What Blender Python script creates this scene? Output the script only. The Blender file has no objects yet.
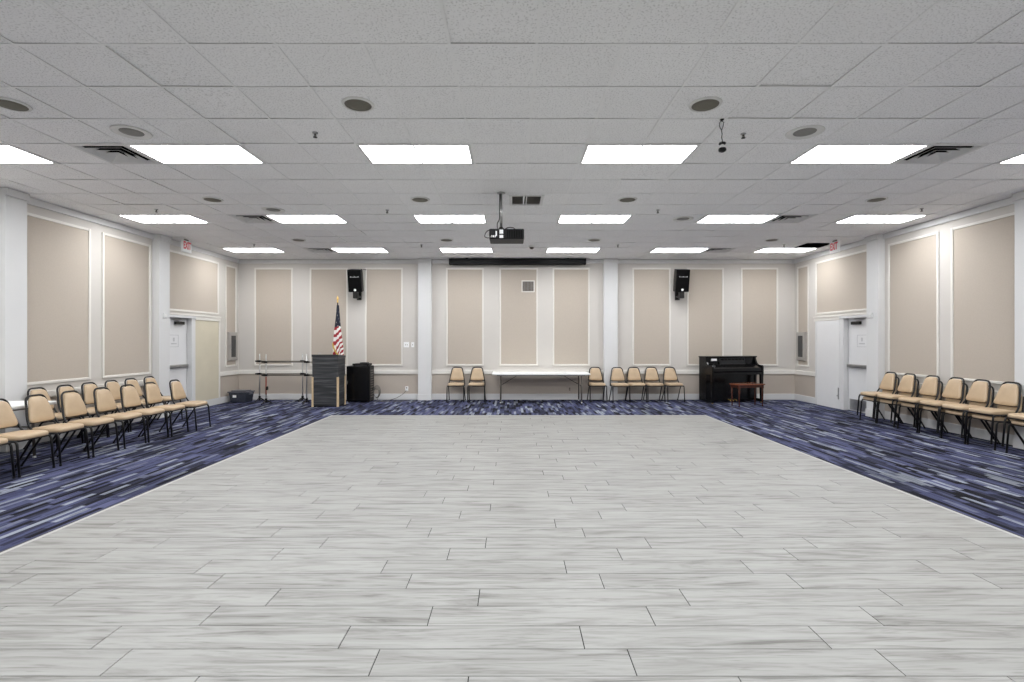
import bpy, bmesh, math, random
from mathutils import Vector, Matrix
random.seed(7)
PI = math.pi
SC = bpy.context.scene
COL = SC.collection

# ------------------------------------------------------------------ dimensions (metres)
XL, XR = -7.12, 7.37          # side walls
YB, YN = 13.20, -3.40         # back wall, wall behind the camera
H = 3.647                     # ceiling
T, TX = 0.61, 0.62            # ceiling tile, along and across the room
GX, GY = 0.176, 5.44         # origin of the ceiling grid

# ------------------------------------------------------------------ materials
def new_mat(name):
    m = bpy.data.materials.new(name); m.use_nodes = True
    nt = m.node_tree
    b = nt.nodes['Principled BSDF']
    return m, nt, b
def node(nt, typ, **kw):
    n = nt.nodes.new(typ)
    for k, v in kw.items(): setattr(n, k, v)
    return n
def lk(nt, a, b): nt.links.new(a, b)
def math_n(nt, op, a, b=None):
    n = node(nt, 'ShaderNodeMath', operation=op)
    for i, v in enumerate((a, b)):
        if v is None: continue
        if isinstance(v, (int, float)): n.inputs[i].default_value = v
        else: lk(nt, v, n.inputs[i])
    return n.outputs[0]
def ramp(nt, fac, stops, interp='LINEAR'):
    r = node(nt, 'ShaderNodeValToRGB'); r.color_ramp.interpolation = interp
    els = r.color_ramp.elements
    while len(els) < len(stops): els.new(0.5)
    for e, (p, c) in zip(els, stops):
        e.position = p; e.color = (c[0], c[1], c[2], 1)
    lk(nt, fac, r.inputs[0]); return r.outputs[0]
def mul_col(nt, col, fac):
    m = node(nt, 'ShaderNodeMix', data_type='RGBA', blend_type='MULTIPLY')
    m.inputs[0].default_value = 1
    lk(nt, col, m.inputs[6]); lk(nt, fac, m.inputs[7]); return m.outputs[2]
def simple(name, c, rough=0.5, metal=0.0, var=0.06, scale=14, bump=0.0, bscale=200, spec=0.5):
    m, nt, b = new_mat(name)
    tc = node(nt, 'ShaderNodeTexCoord')
    nz = node(nt, 'ShaderNodeTexNoise'); nz.inputs['Scale'].default_value = scale; nz.inputs['Detail'].default_value = 4
    lk(nt, tc.outputs['Object'], nz.inputs['Vector'])
    lo = [max(0, x * (1 - var)) for x in c]; hi = [min(1, x * (1 + var)) for x in c]
    lk(nt, ramp(nt, nz.outputs[0], [(0.3, lo), (0.7, hi)]), b.inputs['Base Color'])
    b.inputs['Roughness'].default_value = rough; b.inputs['Metallic'].default_value = metal
    b.inputs['Specular IOR Level'].default_value = spec
    if bump:
        n2 = node(nt, 'ShaderNodeTexNoise'); n2.inputs['Scale'].default_value = bscale; n2.inputs['Detail'].default_value = 3
        lk(nt, tc.outputs['Object'], n2.inputs['Vector'])
        bp = node(nt, 'ShaderNodeBump'); bp.inputs['Strength'].default_value = bump; bp.inputs['Distance'].default_value = 0.004
        lk(nt, n2.outputs[0], bp.inputs['Height']); lk(nt, bp.outputs[0], b.inputs['Normal'])
    return m

M = {}
M['wall'] = simple('wall_paint', (.58, .55, .515), .75, var=.012, scale=3)
M['dado'] = simple('dado_paint', (.46, .403, .348), .75, var=.02, scale=3)
M['fabric'] = simple('panel_fabric', (.47, .413, .352), .9, var=.03, scale=60, bump=.15, bscale=500)
M['trim'] = simple('cream_trim', (.72, .695, .65), .5, var=.01)
M['white'] = simple('white_paint', (.66, .66, .66), .55, var=.01, scale=3)
M['doorwhite'] = simple('door_paint', (.72, .72, .725), .4, var=.012, scale=4)
M['tandoor'] = simple('tan_door_paint', (.60, .55, .43), .55, var=.03, scale=3)
M['blackm'] = simple('black_metal', (.007, .0065, .0065), .35, .0, var=.2, spec=.35)
M['vinyl'] = simple('tan_vinyl', (.47, .35, .228), .42, var=.05, scale=9, bump=.08, bscale=300)
M['plasticblack'] = simple('black_plastic', (.006, .006, .0065), .5, var=.2, spec=.25)
M['gloss'] = simple('black_lacquer', (.004, .004, .0045), .2, var=.1, spec=.3)
M['steel'] = simple('brushed_steel', (.42, .42, .42), .35, .9, var=.08)
M['chrome'] = simple('chrome', (.7, .7, .7), .18, 1, var=.05)
M['brass'] = simple('brass', (.75, .52, .18), .28, .9, var=.08)
M['tablewhite'] = simple('white_table_plastic', (.84, .84, .82), .45, var=.015)
M['greymetal'] = simple('grey_leg_metal', (.12, .105, .09), .4, .3, var=.1)
M['grille'] = simple('speaker_grille', (.155, .145, .115), .7, var=.1, scale=160)
M['grille2'] = simple('grey_speaker_grille', (.26, .255, .24), .7, var=.1, scale=160)
M['ring'] = simple('grille_ring', (.74, .74, .72), .5, var=.02)
M['ventwhite'] = simple('vent_enamel', (.70, .70, .695), .45, var=.02)
M['dark'] = simple('dark_void', (.003, .003, .003), .95, var=.1, spec=.08)
M['paper'] = simple('white_paper', (.86, .86, .86), .6, var=.02)
M['greyprint'] = simple('grey_print', (.50, .50, .51), .6, var=.05)
M['red'] = simple('red_print', (.72, .02, .05), .5, var=.03)
M['redcloth'] = simple('red_cloth', (.32, .016, .025), .8, var=.08)
M['whitecloth'] = simple('white_cloth', (.82, .80, .77), .8, var=.03)
M['bluecloth'] = simple('navy_cloth', (.006, .008, .022), .8, var=.08)
M['goldcloth'] = simple('gold_fringe', (.55, .36, .07), .7, var=.15, scale=90)
M['stripwood'] = simple('pale_wood_edge', (.66, .50, .31), .55, var=.08, scale=20)
M['mahogany'] = simple('mahogany', (.055, .016, .009), .25, var=.25, scale=12)
M['mahoganytop'] = simple('mahogany_top', (.17, .055, .026), .22, var=.2, scale=12)
M['bin'] = simple('smoky_plastic', (.04, .045, .06), .25, var=.1)
M['binlid'] = simple('grey_plastic_lid', (.085, .09, .11), .3, var=.08)
M['cabinet'] = simple('cabinet_enamel', (.36, .335, .31), .4, var=.02)
M['cabglass'] = simple('dark_cabinet_glass', (.045, .045, .045), .12, var=.1)
M['cable'] = simple('grey_cable', (.12, .115, .105), .5, var=.05)
M['redsleeve'] = simple('red_sleeve', (.33, .10, .07), .5, var=.1)
M['darkstrip'] = simple('dark_edge_strip', (.02, .02, .025), .6, var=.1)
M['edgestrip'] = simple('pale_edge_strip', (.44, .44, .43), .4, var=.02)
M['tbar'] = simple('ceiling_grid_enamel', (.90, .90, .90), .6, var=.01)

def emit(name, c, s):
    m, nt, b = new_mat(name)
    b.inputs['Base Color'].default_value = (.9, .9, .9, 1)
    tc = node(nt, 'ShaderNodeTexCoord'); nz = node(nt, 'ShaderNodeTexNoise'); nz.inputs['Scale'].default_value = 3
    lk(nt, tc.outputs['Object'], nz.inputs['Vector'])
    lk(nt, ramp(nt, nz.outputs[0], [(0, [x * .98 for x in c]), (1, c)]), b.inputs['Emission Color'])
    b.inputs['Emission Strength'].default_value = s
    return m
LIGHT = 10.0
M['lamp'] = emit('fluorescent_diffuser', (.972, .988, 1), LIGHT)

# dark grey striped wood laminate (lectern)
m, nt, b = new_mat('grey_wood_laminate'); M['greywood'] = m
tc = node(nt, 'ShaderNodeTexCoord'); mp = node(nt, 'ShaderNodeMapping'); mp.inputs['Scale'].default_value = (1.3, 1.3, 26)
lk(nt, tc.outputs['Object'], mp.inputs[0])
nz = node(nt, 'ShaderNodeTexNoise'); nz.inputs['Scale'].default_value = 1.0; nz.inputs['Detail'].default_value = 5; nz.inputs['Distortion'].default_value = .6
lk(nt, mp.outputs[0], nz.inputs['Vector'])
lk(nt, ramp(nt, nz.outputs[0], [(.3, (.010, .011, .013)), (.5, (.036, .038, .042)), (.72, (.115, .12, .125))]), b.inputs['Base Color'])
b.inputs['Roughness'].default_value = .45

# ceiling tile
m, nt, b = new_mat('ceiling_tile'); M['tile'] = m
geo = node(nt, 'ShaderNodeNewGeometry')
v = node(nt, 'ShaderNodeTexNoise'); v.inputs['Scale'].default_value = 75; v.inputs['Detail'].default_value = 3
lk(nt, geo.outputs['Position'], v.inputs['Vector'])
c1 = ramp(nt, v.outputs[0], [(.36, (.70, .70, .70)), (.45, (.93, .93, .935)), (.8, (.955, .955, .96))])
c2 = ramp(nt, geo.outputs['Random Per Island'], [(0, (.97, .97, .97)), (1, (1, 1, 1))])
lk(nt, mul_col(nt, c1, c2), b.inputs['Base Color']); b.inputs['Roughness'].default_value = .95
b.inputs['Specular IOR Level'].default_value = .1
bp = node(nt, 'ShaderNodeBump'); bp.inputs['Strength'].default_value = .35; bp.inputs['Distance'].default_value = .004
lk(nt, v.outputs[0], bp.inputs['Height']); lk(nt, bp.outputs[0], b.inputs['Normal'])

# dance floor plank
m, nt, b = new_mat('grey_plank'); M['plank'] = m
geo = node(nt, 'ShaderNodeNewGeometry'); sp = node(nt, 'ShaderNodeSeparateXYZ'); lk(nt, geo.outputs['Position'], sp.inputs[0])
r = geo.outputs['Random Per Island']
cb = node(nt, 'ShaderNodeCombineXYZ')
lk(nt, math_n(nt, 'ADD', math_n(nt, 'MULTIPLY', sp.outputs[0], 1.5), math_n(nt, 'MULTIPLY', r, 71)), cb.inputs[0])
lk(nt, math_n(nt, 'ADD', math_n(nt, 'MULTIPLY', sp.outputs[1], 16), math_n(nt, 'MULTIPLY', r, 33)), cb.inputs[1])
n1 = node(nt, 'ShaderNodeTexNoise'); n1.inputs['Scale'].default_value = 1.0; n1.inputs['Detail'].default_value = 6; n1.inputs['Distortion'].default_value = 1.1; n1.inputs['Roughness'].default_value = .6
lk(nt, cb.outputs[0], n1.inputs['Vector'])
cA = ramp(nt, n1.outputs[0], [(.30, (.15, .147, .138)), (.41, (.26, .257, .245)), (.53, (.325, .324, .312)), (.72, (.362, .362, .350))])
cb2 = node(nt, 'ShaderNodeCombineXYZ')
lk(nt, math_n(nt, 'ADD', math_n(nt, 'MULTIPLY', sp.outputs[0], 3.5), math_n(nt, 'MULTIPLY', r, 17)), cb2.inputs[0])
lk(nt, math_n(nt, 'ADD', math_n(nt, 'MULTIPLY', sp.outputs[1], 60), math_n(nt, 'MULTIPLY', r, 91)), cb2.inputs[1])
n2 = node(nt, 'ShaderNodeTexNoise'); n2.inputs['Scale'].default_value = 1.0; n2.inputs['Detail'].default_value = 4; n2.inputs['Distortion'].default_value = .8
lk(nt, cb2.outputs[0], n2.inputs['Vector'])
cB = ramp(nt, n2.outputs[0], [(.26, (.62, .61, .59)), (.42, (.95, .95, .95)), (.6, (1, 1, 1))])
cC = ramp(nt, r, [(0, (.93, .93, .93)), (1, (1.0, 1.0, 1.0))])
lk(nt, mul_col(nt, mul_col(nt, cA, cB), cC), b.inputs['Base Color'])
b.inputs['Roughness'].default_value = .42; b.inputs['Specular IOR Level'].default_value = .35

# carpet
m, nt, b = new_mat('blue_streaked_carpet'); M['carpet'] = m
geo = node(nt, 'ShaderNodeNewGeometry'); sp = node(nt, 'ShaderNodeSeparateXYZ'); lk(nt, geo.outputs['Position'], sp.inputs[0])
def streak(w, l, seed, stops):
    colx = math_n(nt, 'FLOOR', math_n(nt, 'DIVIDE', math_n(nt, 'ADD', sp.outputs[0], 50 + seed), w))
    wn = node(nt, 'ShaderNodeTexWhiteNoise', noise_dimensions='1D'); lk(nt, math_n(nt, 'ADD', colx, seed * 7.3), wn.inputs['W'])
    t = math_n(nt, 'ADD', math_n(nt, 'DIVIDE', sp.outputs[1], l), math_n(nt, 'MULTIPLY', wn.outputs['Value'], 37))
    cell = math_n(nt, 'FLOOR', t)
    cv = node(nt, 'ShaderNodeCombineXYZ'); lk(nt, colx, cv.inputs[0]); lk(nt, cell, cv.inputs[1])
    w2 = node(nt, 'ShaderNodeTexWhiteNoise', noise_dimensions='2D'); lk(nt, cv.outputs[0], w2.inputs['Vector'])
    return ramp(nt, w2.outputs['Value'], stops, 'CONSTANT')
s1 = streak(.052, .36, 3, [(0, (.013, .013, .019)), (.15, (.038, .041, .072)), (.33, (.076, .083, .160)), (.62, (.108, .117, .212)), (.79, (.165, .178, .25)), (.89, (.31, .335, .39))])
s2 = streak(.25, 1.0, 11, [(0, (.62, .62, .62)), (.25, (.85, .85, .88)), (.55, (1, 1, 1)), (.8, (1.0, 1.0, 1.0))])
s3 = streak(.016, .30, 23, [(0, (.60, .60, .62)), (.3, (.9, .9, .9)), (.6, (1, 1, 1))])
nz = node(nt, 'ShaderNodeTexNoise'); nz.inputs['Scale'].default_value = 260; nz.inputs['Detail'].default_value = 2
lk(nt, geo.outputs['Position'], nz.inputs['Vector'])
cn = ramp(nt, nz.outputs[0], [(.3, (.72, .72, .72)), (.65, (1, 1, 1))])
lk(nt, mul_col(nt, mul_col(nt, mul_col(nt, s1, s2), s3), cn), b.inputs['Base Color'])
b.inputs['Roughness'].default_value = .95; b.inputs['Specular IOR Level'].default_value = .1
bp = node(nt, 'ShaderNodeBump'); bp.inputs['Strength'].default_value = .5; bp.inputs['Distance'].default_value = .005
lk(nt, nz.outputs[0], bp.inputs['Height']); lk(nt, bp.outputs[0], b.inputs['Normal'])

# ------------------------------------------------------------------ mesh helpers
def box(bm, x0, x1, y0, y1, z0, z1, bevel=0.0, seg=2, mi=0, mat=None):
    vs = [bm.verts.new((x, y, z)) for z in (z0, z1) for y in (y0, y1) for x in (x0, x1)]
    if mat is not None:
        for v in vs: v.co = mat @ v.co
    idx = [(0, 2, 3, 1), (4, 5, 7, 6), (0, 1, 5, 4), (2, 6, 7, 3), (0, 4, 6, 2), (1, 3, 7, 5)]
    fs = [bm.faces.new([vs[i] for i in f]) for f in idx]
    for f in fs: f.material_index = mi
    if bevel:
        es = list({e for f in fs for e in f.edges})
        bmesh.ops.bevel(bm, geom=es, offset=bevel, segments=seg, profile=.5, affect='EDGES')
    return bm
def prism(bm, pts, axis, a0, a1, bevel=0.0):
    """extrude a polygon; pts are the two remaining coordinates in axis order."""
    def co(p, a):
        return {'x': (a, p[0], p[1]), 'y': (p[0], a, p[1]), 'z': (p[0], p[1], a)}[axis]
    A = [bm.verts.new(co(p, a0)) for p in pts]; B = [bm.verts.new(co(p, a1)) for p in pts]
    fs = [bm.faces.new(A), bm.faces.new(list(reversed(B)))]
    n = len(pts)
    for i in range(n):
        fs.append(bm.faces.new((A[i], B[i], B[(i + 1) % n], A[(i + 1) % n])))
    if bevel:
        es = list({e for f in fs for e in f.edges})
        bmesh.ops.bevel(bm, geom=es, offset=bevel, segments=2, profile=.5, affect='EDGES')
    bmesh.ops.recalc_face_normals(bm, faces=bm.faces[:])
    return bm
def tube(bm, pts, r, n=8, cyclic=False, caps=True):
    pts = [Vector(p) for p in pts]; rings = []
    rr = r if isinstance(r, (list, tuple)) else [r] * len(pts)
    up = Vector((0, 0, 1)); prev = None
    for i, p in enumerate(pts):
        if cyclic: d = pts[(i + 1) % len(pts)] - pts[i - 1]
        elif i == 0: d = pts[1] - p
        elif i == len(pts) - 1: d = p - pts[-2]
        else: d = (pts[i + 1] - p).normalized() + (p - pts[i - 1]).normalized()
        d.normalize()
        if prev is None:
            a = up if abs(d.z) < .9 else Vector((1, 0, 0))
            u = d.cross(a).normalized()
        else:
            u = (prev - d * prev.dot(d)).normalized()
        prev = u; w = d.cross(u)
        rings.append([bm.verts.new(p + (u * math.cos(2 * PI * k / n) + w * math.sin(2 * PI * k / n)) * rr[i]) for k in range(n)])
    m_ = len(rings)
    for i in range(m_ if cyclic else m_ - 1):
        A, B = rings[i], rings[(i + 1) % m_]
        for k in range(n):
            f = bm.faces.new((A[k], A[(k + 1) % n], B[(k + 1) % n], B[k])); f.smooth = True
    if caps and not cyclic:
        bm.faces.new(list(reversed(rings[0]))); bm.faces.new(rings[-1])
    return bm
def lathe(bm, prof, n=24, c=(0, 0, 0), cap=True):
    rings = []
    for (r, z) in prof:
        rings.append([bm.verts.new((c[0] + r * math.cos(2 * PI * k / n), c[1] + r * math.sin(2 * PI * k / n), c[2] + z)) for k in range(n)])
    for A, B in zip(rings, rings[1:]):
        for k in range(n):
            f = bm.faces.new((A[k], A[(k + 1) % n], B[(k + 1) % n], B[k])); f.smooth = True
    if cap:
        bm.faces.new(list(reversed(rings[0]))); bm.faces.new(rings[-1])
    return bm
def arc_path(pts, rad, seg=5):
    """round the inner corners of a polyline."""
    P = [Vector(p) for p in pts]; out = [P[0]]
    for i in range(1, len(P) - 1):
        a, b_, c = P[i - 1], P[i], P[i + 1]
        da, dc = (a - b_), (c - b_)
        t = min(rad, da.length * .48, dc.length * .48)
        p0 = b_ + da.normalized() * t; p1 = b_ + dc.normalized() * t
        for k in range(seg + 1):
            s = k / seg
            out.append((1 - s) ** 2 * p0 + 2 * s * (1 - s) * b_ + s * s * p1)
    out.append(P[-1]); return out
def pillow(bm, ring_fn, levels, n=36):
    rings = []
    for (s, z) in levels:
        rings.append([bm.verts.new(ring_fn(2 * PI * k / n, s, z)) for k in range(n)])
    for A, B in zip(rings, rings[1:]):
        for k in range(n):
            f = bm.faces.new((A[k], A[(k + 1) % n], B[(k + 1) % n], B[k])); f.smooth = True
    f = bm.faces.new(list(reversed(rings[0]))); f.smooth = True
    f = bm.faces.new(rings[-1]); f.smooth = True
    return bm
def sup(t, e):
    c, s = math.cos(t), math.sin(t)
    return math.copysign(abs(c) ** e, c), math.copysign(abs(s) ** e, s)

def obj(name, bm, mats, parent=None, loc=None):
    me = bpy.data.meshes.new(name)
    bmesh.ops.recalc_face_normals(bm, faces=bm.faces[:])
    bm.to_mesh(me); bm.free()
    for mm in (mats if isinstance(mats, (list, tuple)) else [mats]): me.materials.append(mm)
    o = bpy.data.objects.new(name, me); COL.objects.link(o)
    if parent is not None: o.parent = parent
    if loc is not None: o.location = loc
    return o
def B(): return bmesh.new()
def thing(name, label, cat, loc=(0, 0, 0), rz=0.0, group=None):
    o = bpy.data.objects.new(name, None); o.empty_display_size = .1; COL.objects.link(o)
    o.location = loc; o.rotation_euler = (0, 0, rz)
    return tag(o, label, cat, group)
def tag(o, label, cat=None, group=None):
    o['label'] = label
    if cat: o['category'] = cat
    if group: o['group'] = group
    return o
def struct(name, bm, mats, parent=None, label=None, cat=None):
    o = obj(name, bm, mats, parent)
    if parent is None: o['kind'] = 'structure'
    if label: o['label'] = label
    if cat: o['category'] = cat
    return o
def dup(root, loc, rz, label, group=None, roll=None):
    r = root.copy(); COL.objects.link(r); r.location = loc; r.rotation_euler = (0, 0, rz)
    r['label'] = label
    if group: r['group'] = group
    for ch in list(root.children):
        c = ch.copy(); COL.objects.link(c); c.parent = r
        for g in list(ch.children):
            d = g.copy(); COL.objects.link(d); d.parent = c
    return r
def text_mesh(s, size, depth, mat3, mat, name, parent):
    cu = bpy.data.curves.new('txt', 'FONT'); cu.body = s; cu.size = size; cu.extrude = depth; cu.offset = size * .03
    cu.align_x = 'CENTER'; cu.align_y = 'CENTER'
    to = bpy.data.objects.new('txt', cu); COL.objects.link(to)
    bpy.context.view_layer.update()
    me = bpy.data.meshes.new_from_object(to.evaluated_get(bpy.context.evaluated_depsgraph_get()))
    bpy.data.objects.remove(to); bpy.data.curves.remove(cu)
    me.transform(mat3); me.name = name; me.materials.clear(); me.materials.append(mat)
    o = bpy.data.objects.new(name, me); COL.objects.link(o); o.parent = parent
    return o

# ------------------------------------------------------------------ setting: floor
DL, DR, DF = -3.66, 3.935, 10.34      # dance floor edges
bm = B(); box(bm, XL - .1, XR + .1, YN - .1, YB + .1, -.12, 0.0)
struct('floor', bm, M['carpet'], label='navy blue carpet with grey streaks around the dance floor', cat='carpet')
df_root_bm = B(); box(df_root_bm, DL, DR, YN, DF, .0, .0045)
dance = struct('dance_floor', df_root_bm, M['dark'], label='pale grey wood-look plank dance floor in the middle of the room', cat='floor')
bm = B()
pw, plen, gap = .2035, 1.2275, .0019
offs = [-.656, -.866, -.456, -.198]
y_base = 2.516 - pw                     # first measured row
k0 = int(math.floor((YN - y_base) / pw)); k1 = int(math.ceil((DF - y_base) / pw))
for k in range(k0, k1):
    ya, yb = max(y_base + k * pw, YN), min(y_base + (k + 1) * pw, DF)
    if yb - ya < .01: continue
    x = offs[k % 4] - plen * 8
    while x < DR:
        xa, xb = max(x, DL), min(x + plen, DR)
        x += plen
        if xb - xa < .01: continue
        z = .0085
        g2 = gap * 1.35
        vs = [bm.verts.new(p) for p in ((xa + g2, ya + gap, z), (xb - g2, ya + gap, z), (xb - g2, yb - gap, z), (xa + g2, yb - gap, z))]
        bm.faces.new(vs)
        ws = [bm.verts.new((v_.co.x, v_.co.y, .003)) for v_ in vs]
        for i in range(4): bm.faces.new((vs[i], vs[(i + 1) % 4], ws[(i + 1) % 4], ws[i]))
obj('plank_surface', bm, M['plank'], dance)
bm = B()
w = .03
box(bm, DL - w, DL, YN, DF + w, 0, .011, .003); box(bm, DR, DR + w, YN, DF + w, 0, .011, .003)
box(bm, DL, DR, DF, DF + w, 0, .011, .003)
struct('trim_1', bm, M['edgestrip'], label='pale edging strip around the dance floor', cat='trim')
bm = B()
box(bm, DL - w - .03, DL - w, YN, DF + w + .03, 0, .006); box(bm, DR + w, DR + w + .03, YN, DF + w + .03, 0, .006)
box(bm, DL - w, DR + w, DF + w, DF + w + .03, 0, .006)
struct('trim_2', bm, M['darkstrip'], label='dark edging line outside the dance floor strip', cat='trim')

# ------------------------------------------------------------------ setting: walls
DOOR0, DOOR1, DOORH = 10.36, 11.24, 2.03
def side_wall(name, sx, xw):
    bm = B()
    xo = xw + sx * .16
    lo, hi = min(xw, xo), max(xw, xo)
    box(bm, lo, hi, YN - .1, DOOR0, -.1, H + .5); box(bm, lo, hi, DOOR1, YB + .1, -.1, H + .5)
    box(bm, lo, hi, DOOR0, DOOR1, DOORH, H + .5)
    box(bm, min(xw + sx * .14, xo), max(xw + sx * .14, xo), DOOR0, DOOR1, -.1, DOORH)
    w_ = struct(name, bm, M['wall'])
    # painted dado below the rail
    bm = B()
    def s(y0, y1, z0, z1, t): box(bm, min(xw, xw - sx * t), max(xw, xw - sx * t), y0, y1, z0, z1)
    s(YN, 10.03, .1, .68, .004); s(12.33 if sx < 0 else 12.30, YB, .1, .68, .004)
    obj('dado', bm, M['dado'], w_)
    return w_
WL = side_wall('wall_left', -1, XL); WR = side_wall('wall_right', 1, XR)
bm = B(); box(bm, XL - .16, XR + .16, YB, YB + .16, -.1, H + .5); WBk = struct('wall_back', bm, M['wall'])
bm = B(); box(bm, XL, XR, YB - .004, YB, .1, .68); obj('dado', bm, M['dado'], WBk)
bm = B(); box(bm, XL - .16, XR + .16, YN - .16, YN, -.1, H + .5); struct('wall_front', bm, M['wall'])

# pilasters
CW = .14
def pil(n, x0, x1, y0, y1, label):
    bm = B(); box(bm, x0, x1, y0, y1, 0, H, .006)
    struct('trim_%d' % n, bm, M['white'], label=label, cat='pilaster')
pil(3, XL, XL + CW, 10.03, 10.34, 'white pilaster on the left wall beside the door')
pil(4, XL, XL + CW, 6.98, 7.30, 'white pilaster at the left edge of the photo')
pil(5, XR - CW, XR, 10.01, 10.34, 'white pilaster on the right wall beside the door')
pil(6, XR - CW, XR, 6.97, 7.295, 'white pilaster at the right edge of the photo')
pil(7, -2.425, -2.085, YB - .13, YB, 'white pilaster on the back wall left of the pair of chairs')
pil(8, 2.375, 2.725, YB - .13, YB, 'white pilaster on the back wall right of the folding table')

# crown, chair rail, baseboard as runs that step round the pilasters
def run(n_or_name, z0, z1, t, mat, segs, label=None, cat=None, bev=.006):
    bm = B()
    for (side, a, b_, off) in segs:
        if side == 'L': box(bm, XL + off, XL + off + t, a, b_, z0, z1, bev)
        if side == 'R': box(bm, XR - off - t, XR - off, a, b_, z0, z1, bev)
        if side == 'B': box(bm, a, b_, YB - off - t, YB - off, z0, z1, bev)
    return struct(n_or_name, bm, mat, label=label, cat=cat)
backsegs = [('B', XL, -2.425, 0), ('B', -2.085, 2.375, 0), ('B', 2.725, XR, 0)]
backpil = [('B', -2.43, -2.08, .13), ('B', 2.37, 2.73, .13)]
lseg = [('L', YN, 6.98, 0), ('L', 7.30, 10.03, 0), ('L', 12.30, YB, 0)]
rseg = [('R', YN, 6.97, 0), ('R', 7.295, 10.01, 0), ('R', 12.27, YB, 0)]
pl = [('L', 6.975, 7.305, CW), ('L', 10.025, 10.345, CW)]
pr = [('R', 6.965, 7.30, CW), ('R', 10.005, 10.345, CW)]
run('trim_9', H - .105, H, .035, M['white'], backsegs + backpil, 'white crown strip along the back wall top', 'trim')
run('trim_10', H - .105, H, .035, M['white'], [('L', YN, YB, 0)] + pl, 'white crown strip along the left wall top', 'trim')
run('trim_11', H - .105, H, .035, M['white'], [('R', YN, YB, 0)] + pr, 'white crown strip along the right wall top', 'trim')
run('trim_12', .665, .775, .03, M['trim'], backsegs, 'cream chair rail along the back wall', 'trim', .012)
run('trim_13', .665, .775, .03, M['trim'], lseg, 'cream chair rail along the left wall', 'trim', .012)
run('trim_14', .665, .775, .03, M['trim'], rseg, 'cream chair rail along the right wall', 'trim', .012)
run('baseboard_back', 0, .155, .02, M['white'], backsegs + backpil)
run('baseboard_left', 0, .155, .02, M['white'], [('L', YN, 6.98, 0), ('L', 7.30, 10.03, 0), ('L', 11.37, YB, 0)] + pl)
run('baseboard_right', 0, .155, .02, M['white'], rseg + pr)

# framed fabric panels
TN = [20]
def wall_panel(side, a0, a1, z0, z1, label):
    bm = B(); w = .044; t = .022
    def bx(b_, u0, u1, v0, v1, th, bev=0):
        if side == 'B': box(b_, u0, u1, YB - th, YB, v0, v1, bev)
        elif side == 'L': box(b_, XL, XL + th, u0, u1, v0, v1, bev)
        else: box(b_, XR - th, XR, u0, u1, v0, v1, bev)
    bx(bm, a0, a0 + w, z0, z1, t, .007); bx(bm, a1 - w, a1, z0, z1, t, .007)
    bx(bm, a0 + w, a1 - w, z0, z0 + w, t, .007); bx(bm, a0 + w, a1 - w, z1 - w, z1, t, .007)
    o = struct('trim_%d' % TN[0], bm, M['trim'], label=label, cat='wall panel'); TN[0] += 1
    bm = B(); bx(bm, a0 + w * .5, a1 - w * .5, z0 + w * .5, z1 - w * .5, .007)
    f = obj('panel_fabric', bm, M['fabric'], o); f['label'] = 'tan fabric panel field'
PZ0, PZ1 = .88, 3.43
k = 13.2 / 506.8
for i, (p0, p1) in enumerate([(254.4, 293), (309.8, 348), (365, 402.8), (446, 483.8), (499.3, 537.9), (552.5, 589.7), (632.2, 670.7), (686.7, 723.6), (740.6, 777.9)]):
    wall_panel('B', round((p0 - 512) * k, 3), round((p1 - 512) * k, 3), PZ0, PZ1,
               ['leftmost', 'second', 'third', 'fourth', 'middle', 'sixth', 'seventh', 'eighth', 'rightmost'][i] + ' framed tan panel on the back wall, counted from the left')
for s, nm in (('L', 'left'), ('R', 'right')):
    o_ = 0 if s == 'L' else -.055
    wall_panel(s, 7.34 + o_, 8.55 + o_, PZ0, 3.42, 'framed tan panel on the %s wall beside the near pilaster' % nm)
    wall_panel(s, 8.79 + o_, 9.97 + o_, PZ0, 3.42, 'framed tan panel on the %s wall beside the far pilaster' % nm)
    wall_panel(s, 10.40, 12.28, 2.16, 3.43, 'wide framed tan panel above the %s doorway' % nm)
    wall_panel(s, 12.57, 13.07, PZ0, 3.43, 'narrow framed tan panel behind the %s wall cabinet' % nm)

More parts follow.
